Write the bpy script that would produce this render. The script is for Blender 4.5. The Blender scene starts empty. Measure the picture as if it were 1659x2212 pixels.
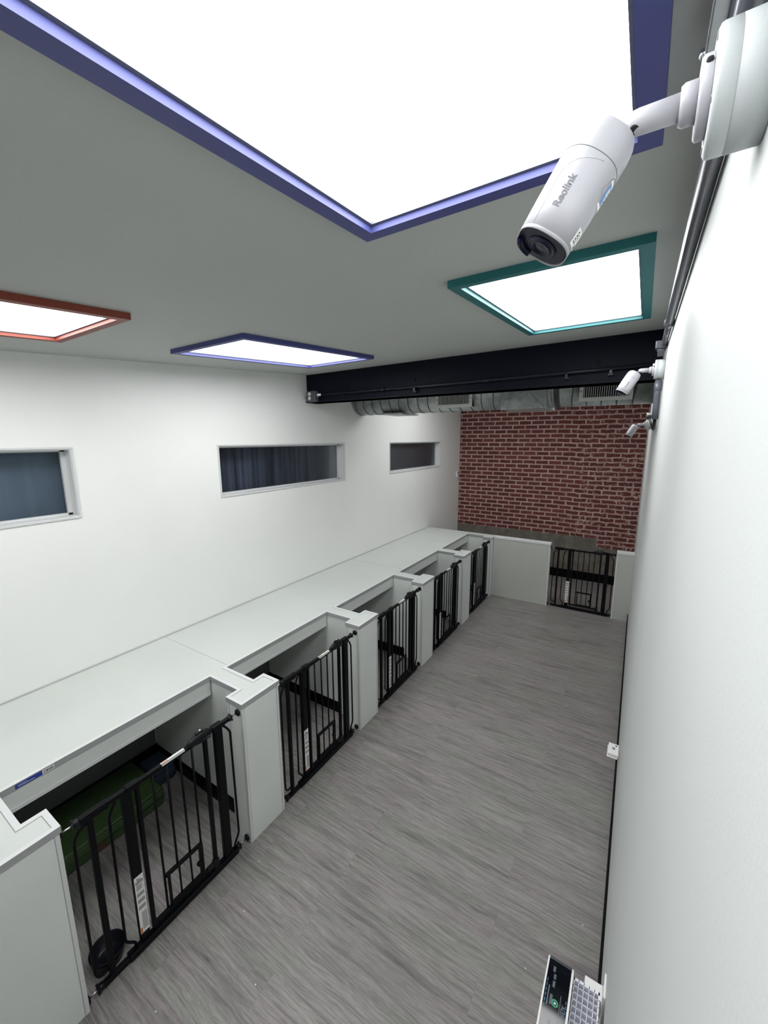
import bpy, bmesh, math, random
from mathutils import Vector, Matrix
random.seed(7)
S = bpy.context.scene
COL = S.collection
# ------------------------------------------------------------------ camera
YAW, PITCH, ROLL, FOC = 0.5616, -0.17943, -0.00337, 869.95
CAM = Vector((-0.06675, 0.0, 2.3145))
cy, sy = math.cos(YAW), math.sin(YAW); cp, sp = math.cos(PITCH), math.sin(PITCH)
fwd = Vector((-sy*cp, cy*cp, sp)); rgt = Vector((cy, sy, 0)); up = rgt.cross(fwd)
cr, sr = math.cos(ROLL), math.sin(ROLL)
R_, U_ = rgt*cr + up*sr, up*cr - rgt*sr
cd = bpy.data.cameras.new('camera'); cam = bpy.data.objects.new('camera', cd); COL.objects.link(cam)
cd.sensor_fit = 'VERTICAL'; cd.sensor_height = 36.0; cd.lens = FOC/2212*36.0
cd.clip_start = 0.01; cd.clip_end = 60
cam.matrix_world = Matrix((( R_.x, U_.x, -fwd.x, CAM.x), (R_.y, U_.y, -fwd.y, CAM.y), (R_.z, U_.z, -fwd.z, CAM.z), (0,0,0,1)))
S.camera = cam
# ------------------------------------------------------------------ world, exposure
w = bpy.data.worlds.new('world'); S.world = w; w.use_nodes = True
w.node_tree.nodes['Background'].inputs[0].default_value = (0.75, 0.85, 1, 1)
w.node_tree.nodes['Background'].inputs[1].default_value = 0.02
S.view_settings.view_transform = 'Standard'; S.view_settings.look = 'None'
S.view_settings.gamma = 1; S.view_settings.use_curve_mapping = False
S.view_settings.exposure = 1.0
PANEL = 4.6          # glow of the skylight diffusers
S.cycles.max_bounces = 12; S.cycles.diffuse_bounces = 8
# ------------------------------------------------------------------ room numbers
XL, XR = -2.895, 0.0
A, B, C = -2.151, -1.895, -1.767       # slab front, notch front, post front
W, V = 0.133, 0.056                    # half post, half divider
PY = [0.293, 1.379, 2.469, 3.555, 4.664, 5.757]
HC = 0.90
YH0, YH1 = 5.737, 5.825
XG0, XG1 = -0.983, -0.192
YF = 7.144; YN = -1.5
YB0, YB1, ZB = 3.065, 3.225, 2.668
Z0, SY, SX = 2.7436, 0.0702, 0.0108
def cz(x, y): return Z0 + SY*y + SX*x

# ------------------------------------------------------------------ material helpers
def rgb(r, g, b):
    f = lambda v: (v/255/12.92) if v/255 <= 0.04045 else ((v/255+0.055)/1.055)**2.4
    return (f(r), f(g), f(b), 1)
def mat(name, col=(0.8,0.8,0.8,1), rough=0.5, metal=0.0, spec=0.5, emit=None, es=0):
    m = bpy.data.materials.new(name); m.use_nodes = True
    p = m.node_tree.nodes['Principled BSDF']
    p.inputs['Base Color'].default_value = col; p.inputs['Roughness'].default_value = rough
    p.inputs['Metallic'].default_value = metal; p.inputs['Specular IOR Level'].default_value = spec
    if emit: p.inputs['Emission Color'].default_value = emit; p.inputs['Emission Strength'].default_value = es
    return m
class NT:
    def __init__(s, m): s.t = m.node_tree; s.p = s.t.nodes['Principled BSDF']
    def n(s, k, **kw):
        o = s.t.nodes.new(k)
        for a, v in kw.items(): setattr(o, a, v)
        return o
    def l(s, a, b): s.t.links.new(a, b)
    def coord(s): return s.n('ShaderNodeTexCoord').outputs['Object']
    def mapping(s, src, scale=(1,1,1), rot=(0,0,0), loc=(0,0,0)):
        m = s.n('ShaderNodeMapping'); m.inputs['Scale'].default_value = scale; m.inputs['Rotation'].default_value = rot
        m.inputs['Location'].default_value = loc; s.l(src, m.inputs['Vector']); return m.outputs[0]
    def noise(s, vec, scale, detail=4, rough=0.5):
        o = s.n('ShaderNodeTexNoise'); o.inputs['Scale'].default_value = scale; o.inputs['Detail'].default_value = detail
        o.inputs['Roughness'].default_value = rough; s.l(vec, o.inputs['Vector']); return o.outputs['Fac']
    def ramp(s, fac, stops):
        o = s.n('ShaderNodeValToRGB'); e = o.color_ramp.elements
        while len(e) < len(stops): e.new(0.5)
        for i, (p, c) in enumerate(stops): e[i].position = p; e[i].color = c if len(c) == 4 else (*c, 1)
        s.l(fac, o.inputs[0]); return o.outputs[0]
    def mix(s, a, b, fac, mode='MIX'):
        o = s.n('ShaderNodeMix', data_type='RGBA', blend_type=mode)
        for src, i in ((fac, 0), (a, 6), (b, 7)):
            if hasattr(src, 'is_output'): s.l(src, o.inputs[i])
            else: o.inputs[i].default_value = src
        return o.outputs[2]
    def math(s, op, a, b=0.0):
        o = s.n('ShaderNodeMath', operation=op)
        for src, i in ((a, 0), (b, 1)):
            if hasattr(src, 'is_output'): s.l(src, o.inputs[i])
            else: o.inputs[i].default_value = src
        return o.outputs[0]
    def bump(s, h, strength=0.2, dist=0.002):
        o = s.n('ShaderNodeBump'); o.inputs['Strength'].default_value = strength; o.inputs['Distance'].default_value = dist
        s.l(h, o.inputs['Height']); s.l(o.outputs[0], s.p.inputs['Normal'])
def speckled(name, col, rough=0.5, scale=220, amt=0.12, bump=0.15, dist=0.0008, spec=0.5):
    m = mat(name, col, rough, spec=spec); t = NT(m); c = t.coord()
    n = t.noise(c, scale, 3); big = t.noise(c, 2.2, 3)
    f = t.math('ADD', t.math('MULTIPLY', n, 0.5), t.math('MULTIPLY', big, 0.5))
    lo = tuple(v*(1-amt) for v in col[:3]); hi = tuple(min(1, v*(1+amt*0.5)) for v in col[:3])
    t.l(t.ramp(f, [(0.3, lo), (0.7, hi)]), t.p.inputs['Base Color'])
    t.bump(n, bump, dist); return m

M = {}
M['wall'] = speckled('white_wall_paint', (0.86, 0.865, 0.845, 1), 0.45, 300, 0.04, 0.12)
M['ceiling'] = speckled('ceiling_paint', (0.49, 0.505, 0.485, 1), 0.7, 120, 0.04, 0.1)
M['frp'] = speckled('pebbled_wall_panel', (0.60, 0.625, 0.615, 1), 0.55, 260, 0.05, 0.2)
M['panel'] = speckled('grey_white_panel', (0.72, 0.75, 0.72, 1), 0.38, 420, 0.10, 0.2)
M['slab'] = speckled('pale_counter_panel', (0.60, 0.63, 0.60, 1), 0.38, 420, 0.08, 0.2)
M['greywall'] = speckled('grey_green_half_wall_panel', (0.50, 0.515, 0.475, 1), 0.45, 420, 0.08, 0.15)
M['kennel_shade'] = speckled('dark_grey_kennel_shade', (0.12, 0.125, 0.12, 1), 0.6, 200, 0.1, 0.1)  # kennel shade put into the colour of the added dark sheets
M['trim'] = speckled('trim_vinyl', (0.66, 0.67, 0.67, 1), 0.3, 80, 0.04, 0.05)
M['trimgrey'] = speckled('trim_grey_lip', (0.36, 0.37, 0.37, 1), 0.35, 80, 0.06, 0.05)  # darker grey of the trim lips, joint lines and camera crease
M['black_base'] = speckled('black_vinyl_base', (0.0022, 0.0023, 0.003, 1), 0.5, 60, 0.2, 0.05, spec=0.12)
M['gate'] = speckled('black_powder_coat', (0.0028, 0.0032, 0.0046, 1), 0.42, 500, 0.2, 0.1, spec=0.14)
M['gate_plastic'] = speckled('black_gate_plastic', (0.005, 0.0055, 0.008, 1), 0.34, 300, 0.15, 0.05, spec=0.25)
M['steel'] = speckled('zinc_steel', (0.62, 0.64, 0.66, 1), 0.25, 90, 0.1, 0.05); M['steel'].node_tree.nodes['Principled BSDF'].inputs['Metallic'].default_value = 1
M['sticker'] = speckled('white_paper_label', (0.78, 0.78, 0.76, 1), 0.5, 200, 0.04, 0.02)
M['print'] = speckled('grey_print', (0.16, 0.16, 0.16, 1), 0.5, 200, 0.1, 0.02)
M['orange'] = speckled('orange_print', (0.62, 0.20, 0.035, 1), 0.5, 200, 0.1, 0.02)
M['blueprint'] = speckled('blue_print', (0.02, 0.045, 0.32, 1), 0.45, 200, 0.1, 0.02)
M['purple'] = speckled('purple_frame_paint', (0.062, 0.070, 0.235, 1), 0.5, 300, 0.06, 0.1)
M['teal'] = speckled('teal_frame_paint', (0.018, 0.155, 0.165, 1), 0.5, 300, 0.06, 0.1)
M['redorange'] = speckled('orange_frame_paint', (0.235, 0.040, 0.020, 1), 0.5, 300, 0.06, 0.1)
M['gasket'] = speckled('grey_gasket', (0.16, 0.17, 0.20, 1), 0.6, 200, 0.1, 0.05)
M['navy'] = speckled('navy_beam_paint', (0.0038, 0.0052, 0.013, 1), 0.55, 60, 0.2, 0.1, spec=0.14)
M['conduit'] = speckled('grey_conduit', (0.085, 0.09, 0.108, 1), 0.26, 100, 0.1, 0.03)
M['darkconduit'] = speckled('dark_blue_conduit_paint', (0.008, 0.009, 0.018, 1), 0.35, 100, 0.1, 0.03, spec=0.3)
M['camwhite'] = speckled('camera_white_plastic', (0.40, 0.395, 0.425, 1), 0.5, 700, 0.05, 0.12, 0.0003)
M['camgroove'] = speckled('camera_groove_grey', (0.17, 0.17, 0.185, 1), 0.5, 300, 0.05, 0.02)
M['camblack'] = speckled('camera_black_glass', (0.004, 0.005, 0.018, 1), 0.3, 100, 0.1, 0.0, spec=0.2)
M['camlens'] = speckled('camera_lens_ring', (0.007, 0.009, 0.028, 1), 0.25, 100, 0.1, 0.0, spec=0.3)
M['boxwhite'] = speckled('junction_box_white', (0.47, 0.495, 0.50, 1), 0.55, 500, 0.06, 0.15, 0.0004)
M['skyblue'] = speckled('sticker_blue', (0.10, 0.22, 0.50, 1), 0.4, 100, 0.2, 0.02)
M['paleblue'] = speckled('sticker_pale_blue', (0.48, 0.60, 0.74, 1), 0.4, 100, 0.1, 0.02)
M['ink'] = speckled('dark_ink', (0.05, 0.05, 0.06, 1), 0.5, 100, 0.1, 0.02)
M['galv_dark'] = speckled('clamp_dark', (0.05, 0.055, 0.055, 1), 0.4, 100, 0.2, 0.05)
M['register'] = speckled('register_enamel', (0.70, 0.70, 0.67, 1), 0.4, 100, 0.05, 0.05)
M['hole'] = speckled('dark_cavity', (0.006, 0.006, 0.008, 1), 0.8, 100, 0.1, 0.0)
M['plug'] = speckled('white_plastic', (0.78, 0.77, 0.76, 1), 0.4, 200, 0.03, 0.03)
M['glossblack'] = speckled('glossy_black_panel', (0.004, 0.005, 0.008, 1), 0.1, 60, 0.1, 0.0)
M['bandgrey'] = speckled('dark_grey_band', (0.045, 0.05, 0.065, 1), 0.15, 60, 0.1, 0.0)
M['grid'] = speckled('white_grid_plastic', (0.72, 0.72, 0.78, 1), 0.4, 200, 0.03, 0.03)
M['gridback'] = speckled('grey_grid_recess', (0.30, 0.31, 0.37, 1), 0.6, 200, 0.08, 0.03)
M['screentext'] = mat('panel_print_light', rgb(120,130,140), 0.4); 
M['screenblue'] = mat('panel_print_blue', rgb(50,110,150), 0.4)
M['ring'] = mat('green_ring_light', rgb(20,110,85), 0.4, emit=rgb(25,130,100), es=0.12)
M['ringsym'] = mat('white_power_symbol', rgb(220,235,230), 0.4, emit=(1,1,1,1), es=0.2)
M['matgreen'] = speckled('green_vinyl', (0.034, 0.072, 0.021, 1), 0.6, 30, 0.2, 0.2, 0.003)
M['piping'] = speckled('black_piping', (0.006, 0.01, 0.006, 1), 0.5, 60, 0.1, 0.1)
M['navyfabric'] = speckled('navy_fabric', (0.014, 0.026, 0.05, 1), 0.8, 200, 0.2, 0.3)
M['browntag'] = speckled('brown_tag', (0.09, 0.035, 0.018, 1), 0.6, 200, 0.1, 0.1)
M['bowl'] = speckled('black_bowl_plastic', (0.0035, 0.004, 0.007, 1), 0.3, 100, 0.1, 0.02, spec=0.2)
M['crumb'] = speckled('white_crumb', (0.85, 0.85, 0.85, 1), 0.6, 100, 0.05, 0.02)

# skylight diffuser: glows, faint cloudy unevenness of the sky behind it
m = M['glow'] = mat('skylight_diffuser', (0.9,0.9,0.9,1), 0.4); t = NT(m)
n = t.noise(t.coord(), 2.5, 5)
t.l(t.ramp(n, [(0.3, (0.94,0.975,1.0)), (0.6, (1,1,1))]), t.p.inputs['Emission Color'])
t.p.inputs['Emission Strength'].default_value = PANEL

# plank floor, boards run across the room (x)
m = M['floor'] = mat('grey_vinyl_planks', (0.14,0.14,0.14,1), 0.42); t = NT(m); c = t.coord()
br = t.n('ShaderNodeTexBrick'); br.offset = 0.37; br.inputs['Scale'].default_value = 1
br.inputs['Brick Width'].default_value = 1.22; br.inputs['Row Height'].default_value = 0.152
br.inputs['Mortar Size'].default_value = 0.0006; br.inputs['Mortar Smooth'].default_value = 0.3; br.inputs['Bias'].default_value = 0
br.inputs['Color1'].default_value = (0.0,0.0,0.0,1); br.inputs['Color2'].default_value = (1,1,1,1); br.inputs['Mortar'].default_value = (0.4,0.4,0.4,1)
t.l(c, br.inputs['Vector'])
pl = br.outputs['Color']
sep = t.n('ShaderNodeSeparateColor'); t.l(pl, sep.inputs[0])
off = t.n('ShaderNodeCombineXYZ'); t.l(t.math('MULTIPLY', sep.outputs[0], 7.3), off.inputs[0]); t.l(t.math('MULTIPLY', sep.outputs[0], 3.1), off.inputs[1])
add = t.n('ShaderNodeVectorMath', operation='ADD'); t.l(c, add.inputs[0]); t.l(off.outputs[0], add.inputs[1]); v = add.outputs[0]
warp = t.noise(t.mapping(v, (1.2, 5, 1)), 2.0, 3)
wv = t.n('ShaderNodeVectorMath', operation='ADD'); wo = t.n('ShaderNodeCombineXYZ'); t.l(t.math('MULTIPLY', warp, 0.055), wo.inputs[1])
t.l(v, wv.inputs[0]); t.l(wo.outputs[0], wv.inputs[1]); v2 = wv.outputs[0]
g1 = t.noise(t.mapping(v2, (1.5, 36, 1)), 2.2, 9, 0.74)
g2 = t.noise(t.mapping(v2, (9, 190, 1)), 2.0, 4, 0.65)
g3 = t.noise(t.mapping(v, (0.9, 3.0, 1)), 1.6, 2)
base = t.ramp(g1, [(0.34, (0.130,0.124,0.121)), (0.50, (0.238,0.230,0.224)), (0.68, (0.325,0.316,0.308))])
g4 = t.noise(t.mapping(v2, (0.55, 8.5, 1)), 2.4, 6, 0.62)
base = t.mix(base, t.ramp(g4, [(0.34, (0.70,0.68,0.69)), (0.47, (1.0,1.0,1.0)), (0.70, (1.10,1.09,1.08))]), 1.0, 'MULTIPLY')
fine = t.ramp(g2, [(0.3, (0.70,0.69,0.69)), (0.7, (1.14,1.14,1.14))])
tint = t.ramp(g3, [(0.35, (0.95,0.975,0.925)), (0.65, (1.04,0.975,1.0))])
col = t.mix(t.mix(base, fine, 1.0, 'MULTIPLY'), tint, 1.0, 'MULTIPLY')
pv = t.ramp(sep.outputs[0], [(0.0, (0.93,0.93,0.93)), (1.0, (1.06,1.06,1.06))])
col = t.mix(col, pv, 1.0, 'MULTIPLY')
col = t.mix(col, (0.06,0.058,0.056,1), t.math('MULTIPLY', br.outputs['Fac'], 0.35))
t.l(col, t.p.inputs['Base Color']); t.bump(g2, 0.12, 0.001)

# old brick wall over a poured concrete curb
m = M['brick'] = mat('old_red_brick', (0.2,0.06,0.05,1), 0.85); t = NT(m); c = t.coord()
sx = t.n('ShaderNodeSeparateXYZ'); t.l(c, sx.inputs[0]); X, Z = sx.outputs[0], sx.outputs[2]
rough_mask = t.ramp(t.math('ADD', t.math('DIVIDE', t.math('ADD', X, 1.15), 0.5), t.math('MULTIPLY', t.math('LESS_THAN', X, -2.58), 1.0)), [(0.0,(0,0,0)), (0.7,(1,1,1))])
wn = t.n('ShaderNodeTexNoise'); wn.inputs['Scale'].default_value = 9; wn.inputs['Detail'].default_value = 5; t.l(c, wn.inputs['Vector'])
wd = t.n('ShaderNodeVectorMath', operation='SUBTRACT'); t.l(wn.outputs['Color'], wd.inputs[0]); wd.inputs[1].default_value = (0.5,0.5,0.5)
wa = t.math('ADD', 0.012, t.math('MULTIPLY', rough_mask, 0.034))
ws = t.n('ShaderNodeVectorMath', operation='SCALE'); t.l(wd.outputs[0], ws.inputs[0]); t.l(wa, ws.inputs['Scale'])
cb = t.n('ShaderNodeCombineXYZ'); t.l(X, cb.inputs[0]); t.l(t.math('ADD', Z, t.math('MULTIPLY', rough_mask, 0.012)), cb.inputs[1])
va = t.n('ShaderNodeVectorMath', operation='ADD'); t.l(cb.outputs[0], va.inputs[0]); t.l(ws.outputs[0], va.inputs[1])
bt = t.n('ShaderNodeTexBrick'); bt.offset = 0.5; bt.inputs['Scale'].default_value = 1; bt.inputs['Brick Width'].default_value = 0.205
bt.inputs['Row Height'].default_value = 0.0725; bt.inputs['Mortar Size'].default_value = 0.0122; bt.inputs['Mortar Smooth'].default_value = 0.25; bt.inputs['Bias'].default_value = 0
bt.inputs['Color1'].default_value = (0,0,0,1); bt.inputs['Color2'].default_value = (1,1,1,1); bt.inputs['Mortar'].default_value = (0.5,0.5,0.5,1)
t.l(va.outputs[0], bt.inputs['Vector'])
nb = t.noise(c, 45, 5, 0.7); nb2 = t.noise(c, 6, 3)
bcol = t.ramp(bt.outputs['Color'], [(0.0,(0.105,0.027,0.024)), (0.5,(0.140,0.035,0.030)), (1.0,(0.170,0.048,0.040))])
bcol = t.mix(bcol, t.ramp(nb, [(0.3,(0.65,0.6,0.6)), (0.7,(1.2,1.2,1.2))]), 1.0, 'MULTIPLY')
mcol = t.ramp(nb2, [(0.35,(0.40,0.255,0.23)), (0.65,(0.54,0.385,0.345))])
mcol = t.mix(mcol, t.ramp(nb, [(0.3,(0.8,0.8,0.8)), (0.7,(1.1,1.1,1.1))]), 1.0, 'MULTIPLY')
chip = t.math('MULTIPLY', t.math('GREATER_THAN', t.noise(c, 17, 5, 0.7), 0.60), t.math('ADD', 0.12, t.math('MULTIPLY', rough_mask, 0.75)))
wallc = t.mix(bcol, mcol, t.math('MAXIMUM', bt.outputs['Fac'], chip))
edge = t.math('ADD', t.math('ADD', 0.735, t.math('MULTIPLY', t.ramp(X, [(0,(0,0,0)),(1,(0,0,0))]), 0)), t.math('MULTIPLY', t.math('SUBTRACT', t.noise(c, 5, 5, 0.7), 0.5), 0.09))
drop = t.math('MULTIPLY', t.math('GREATER_THAN', t.math('ADD', X, t.math('MULTIPLY', t.math('SUBTRACT', t.noise(c, 8, 4), 0.5), 0.25)), -0.52), 0.145)
conc = t.math('LESS_THAN', Z, t.math('SUBTRACT', edge, drop))
ccol = t.ramp(t.noise(c, 7, 7, 0.7), [(0.3,(0.105,0.092,0.075)), (0.55,(0.17,0.155,0.13)), (0.8,(0.27,0.25,0.22))])
t.l(t.mix(wallc, ccol, conc), t.p.inputs['Base Color'])
hgt = t.math('ADD', t.math('MULTIPLY', t.math('SUBTRACT', 1.0, bt.outputs['Fac']), t.math('SUBTRACT', 1.0, conc)), t.math('MULTIPLY', nb, 0.5))
t.bump(hgt, 0.7, 0.008)

# galvanised duct
m = M['galv'] = mat('galvanised_steel', (0.42,0.45,0.44,1), 0.42, 0.45); t = NT(m); c = t.coord()
vo = t.n('ShaderNodeTexVoronoi'); vo.inputs['Scale'].default_value = 28; t.l(c, vo.inputs['Vector'])
a = t.ramp(t.noise(c, 5, 5), [(0.3,(0.30,0.33,0.32)), (0.7,(0.52,0.55,0.54))])
b_ = t.ramp(vo.outputs['Color'], [(0.2,(0.82,0.82,0.82)), (0.8,(1.08,1.08,1.08))])
t.l(t.mix(a, b_, 1.0, 'MULTIPLY'), t.p.inputs['Base Color']); t.bump(t.noise(c, 9, 3), 0.12, 0.004)

# window glass and the dark curtains behind it
m = M['glass'] = mat('window_glass', (0,0,0,1), 0.05); t = NT(m)
tr = t.n('ShaderNodeBsdfTransparent'); tr.inputs[0].default_value = (0.72,0.76,0.80,1)
gl = t.n('ShaderNodeBsdfGlossy'); gl.inputs['Roughness'].default_value = 0.35
fr = t.n('ShaderNodeFresnel'); fr.inputs[0].default_value = 1.3
mx = t.n('ShaderNodeMixShader'); t.l(fr.outputs[0], mx.inputs[0]); t.l(tr.outputs[0], mx.inputs[1]); t.l(gl.outputs[0], mx.inputs[2])
t.l(mx.outputs[0], t.t.nodes['Material Output'].inputs[0])
def curtain_mat(name, lo, hi):
    m = mat(name, lo, 0.9); t = NT(m); c = t.coord()
    t.l(t.ramp(t.noise(t.mapping(c, (1, 9, 0.25)), 1.6, 5, 0.6), [(0.35, lo[:3]), (0.7, hi[:3])]), t.p.inputs['Base Color']); return m
M['curtain1'] = curtain_mat('slate_blue_shade', (0.36,0.41,0.46,1), (0.43,0.48,0.53,1))
M['curtain2'] = curtain_mat('dark_blue_curtain', (0.024,0.026,0.036,1), (0.30,0.30,0.38,1))
M['curtain3'] = curtain_mat('dark_mauve_curtain', (0.52,0.46,0.50,1), (0.62,0.55,0.59,1))

# ------------------------------------------------------------------ mesh builder
class MB:
    def __init__(s): s.bm = bmesh.new(); s.mi = 0
    def _face(s, vs, smooth=False):
        try: f = s.bm.faces.new(vs)
        except ValueError: return None
        f.material_index = s.mi; f.smooth = smooth; return f
    def box(s, x0, y0, z0, x1, y1, z1, bev=0.0, seg=2):
        t = bmesh.new(); r = bmesh.ops.create_cube(t, size=1)
        for v in t.verts: v.co = Vector((x0+(v.co.x+.5)*(x1-x0), y0+(v.co.y+.5)*(y1-y0), z0+(v.co.z+.5)*(z1-z0)))
        if bev: bmesh.ops.bevel(t, geom=t.edges[:], offset=bev, segments=seg, affect='EDGES', profile=0.5, clamp_overlap=True)
        s.join(t); return s
    def join(s, t, M4=None, smooth=None):
        if M4 is not None: t.transform(M4)
        t.normal_update()
        mp = {v: s.bm.verts.new(v.co) for v in t.verts}
        for f in t.faces:
            g = s._face([mp[v] for v in f.verts], f.smooth if smooth is None else smooth)
        t.free(); return s
    def prism(s, pts, z0, z1):
        lo = [s.bm.verts.new((x, y, z0 if not callable(z0) else z0(x, y))) for x, y in pts]; hi = [s.bm.verts.new((x, y, z1 if not callable(z1) else z1(x, y))) for x, y in pts]
        s._face(hi); s._face(lo[::-1]); n = len(pts)
        for i in range(n): j = (i+1) % n; s._face([lo[i], lo[j], hi[j], hi[i]])
        return s
    def poly3(s, pts, d):           # flat polygon extruded by vector d
        a = [s.bm.verts.new(p) for p in pts]; b = [s.bm.verts.new(Vector(p)+Vector(d)) for p in pts]; n = len(pts)
        s._face(a[::-1]); s._face(b)
        for i in range(n): j = (i+1) % n; s._face([a[i], a[j], b[j], b[i]])
        return s
    def rings(s, rings, cap=True, smooth=True, closed=False):
        vr = [[s.bm.verts.new(p) for p in r] for r in rings]; n = len(rings[0])
        rng = range(len(vr) if closed else len(vr)-1)
        for k in rng:
            a, b = vr[k], vr[(k+1) % len(vr)]
            for i in range(n): j = (i+1) % n; s._face([a[i], a[j], b[j], b[i]], smooth)
        if cap and not closed: s._face(vr[0][::-1]); s._face(vr[-1])
        return s
    def tube(s, path, r, n=10, cap=True, rs=None):
        path = [Vector(p) for p in path]; rings = []; prev = None
        for i, p in enumerate(path):
            d = (path[min(i+1, len(path)-1)] - path[max(i-1, 0)]).normalized()
            if prev is None:
                ref = Vector((0,0,1)) if abs(d.z) < 0.9 else Vector((1,0,0)); u = ref.cross(d).normalized()
            else: u = (prev - d*prev.dot(d)).normalized()
            prev = u; vv = d.cross(u); rr = rs[i] if rs else r
            rings.append([p + (u*math.cos(2*math.pi*k/n) + vv*math.sin(2*math.pi*k/n))*rr for k in range(n)])
        return s.rings(rings, cap)
    def lathe(s, base, axis, prof, n=32):   # prof: (distance along axis, radius)
        base = Vector(base); d = Vector(axis).normalized(); ref = Vector((0,0,1)) if abs(d.z) < 0.9 else Vector((1,0,0))
        u = ref.cross(d).normalized(); v = d.cross(u)
        return s.rings([[base + d*a + (u*math.cos(2*math.pi*k/n)+v*math.sin(2*math.pi*k/n))*max(r, 1e-5) for k in range(n)] for a, r in prof])
    def build(s, name, mats, parent=None, loc=(0,0,0), autosmooth=False):
        bmesh.ops.recalc_face_normals(s.bm, faces=s.bm.faces[:])
        me = bpy.data.meshes.new(name); s.bm.to_mesh(me); s.bm.free()
        for m in (mats if isinstance(mats, (list, tuple)) else [mats]): me.materials.append(m)
        o = bpy.data.objects.new(name, me); COL.objects.link(o); o.location = loc
        if parent: o.parent = parent
        return o
def tag(o, label=None, cat=None, group=None, kind=None):
    if label: o['label'] = label
    if cat: o['category'] = cat
    if group: o['group'] = group
    if kind: o['kind'] = kind
    return o
def thing(name, loc, label, cat, group=None, rz=0, kind=None):
    o = bpy.data.objects.new(name, None); COL.objects.link(o); o.location = loc; o.rotation_euler = (0,0,rz)
    o.empty_display_size = 0.1
    return tag(o, label, cat, group, kind)
KIDS = {}
def dup(root, loc, rz=None, label=None, skip=()):
    r = root.copy(); COL.objects.link(r); r.location = loc
    if rz is not None: r.rotation_euler = (0,0,rz)
    if label: r['label'] = label
    for ch in list(root.children):
        if ch.name.split('.')[0] in skip: continue
        c_ = ch.copy(); COL.objects.link(c_); c_.parent = r
        for g in list(ch.children):
            if g.name.split('.')[0] in skip: continue
            d = g.copy(); COL.objects.link(d); d.parent = c_
    return r
def bx(name, m, *a, parent=None, bev=0.0, loc=(0,0,0)): return MB().box(*a, bev=bev).build(name, m, parent, loc)
def arc(p0, p1, p2, k=6):        # quadratic bend through a corner
    p0, p1, p2 = Vector(p0), Vector(p1), Vector(p2)
    return [p0*(1-t)**2 + p1*2*t*(1-t) + p2*t*t for t in [i/k for i in range(k+1)]]

# ================================================================== ROOM SHELL
tag(bx('floor', M['floor'], XL-0.1, YN-0.1, -0.08, XR+0.1, YF+0.1, 0), kind='structure')
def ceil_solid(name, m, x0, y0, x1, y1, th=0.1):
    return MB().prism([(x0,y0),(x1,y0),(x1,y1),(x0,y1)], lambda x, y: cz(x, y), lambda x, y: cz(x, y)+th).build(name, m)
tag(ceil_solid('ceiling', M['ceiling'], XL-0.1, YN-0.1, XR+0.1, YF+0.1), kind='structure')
ZT = 3.35
wz0, wz1 = 1.862, 2.264
WINS = [(-0.574, 1.044), (2.034, 3.653), (4.646, 6.270)]
w_ = MB(); xs0, xs1 = XL-0.13, XL
w_.box(xs0, YN-0.1, 0, xs1, YF+0.1, wz0); w_.box(xs0, YN-0.1, wz1, xs1, YF+0.1, ZT)
ys = [YN-0.1] + [v for p in WINS for v in p] + [YF+0.1]
for i in range(0, len(ys), 2): w_.box(xs0, ys[i], wz0, xs1, ys[i+1], wz1)
tag(w_.build('wall_left', M['wall']), kind='structure')
tag(bx('wall_right', M['frp'], XR, YN-0.1, 0, XR+0.12, YF+0.1, ZT), kind='structure')
tag(bx('wall_far', M['brick'], XL-0.1, YF, 0, XR+0.1, YF+0.14, ZT), kind='structure')
tag(bx('wall_near', M['wall'], XL-0.1, YN-0.14, 0, XR+0.1, YN, ZT), kind='structure')
def baseboard(name, x0, y0, x1, y1, h=0.105):
    b = MB(); b.box(x0, y0, 0, x1, y1, h, bev=0.003, seg=1)
    return tag(b.build(name, M['black_base']), kind='structure')
baseboard('baseboard_left', XL, YN, XL+0.008, YF-0.008, 0.11)
baseboard('baseboard_right', -0.010, YN, 0.0, YH0-0.002)
baseboard('baseboard_far', XL+0.008, YF-0.012, 0, YF, 0.145)
# windows
for i, (y0, y1) in enumerate(WINS):
    root = thing('window_%d' % (i+1), (XL, (y0+y1)/2, wz0), None, None, kind='structure')
    L, H, D = (y1-y0)/2, wz1-wz0, 0.098
    f = MB(); e = 0.011; T = 0.007
    # jamb liner and a slim casing bead on the wall face
    for (a0, b0, a1, b1) in ((-L, 0, L, T), (-L, H-T, L, H), (-L, T, -L+T, H-T), (L-T, T, L, H-T)):
        f.box(-D, a0, b0, 0.0, a1, b1)
    for (a0, b0, a1, b1) in ((-L-e, -e, L+e, 0.002), (-L-e, H-0.002, L+e, H+e), (-L-e, 0, -L+0.002, H), (L-0.002, 0, L+e, H)):
        f.box(0.0005, a0, b0, 0.007, a1, b1, bev=0.002, seg=1)
    f.build('window_frame', M['trim'], root)
    s_ = MB(); g = 0.022
    for (a0, b0, a1, b1) in ((-L+T, T, L-T, T+g*.5), (-L+T, H-T-g*.5, L-T, H-T), (-L+T, T, -L+T+g, H-T), (L-T-g, T, L-T, H-T)):
        s_.box(-D+0.004, a0, b0, -D+0.030, a1, b1)
    s_.build('glazing_stop', M['trim'], root)
    bx('pane', M['glass'], -D+0.006, -L+T+0.004, T+0.004, -D+0.012, L-T-0.004, H-T-0.004, parent=root)
    cu = MB(); n = 160; pts = []
    for k in range(n+1):
        y = -L-0.1 + (2*L+0.2)*k/n; a = 0.010 if i else 0.002
        pts.append((-D-0.09 + a*math.sin(y*34+i) + a*0.6*math.sin(y*71+2*i), y))
    cu.prism(pts + [(x-0.004, y) for x, y in pts[::-1]], -0.12, H+0.12)
    cu.build('curtain', M['curtain%d' % (i+1)], root)

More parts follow.
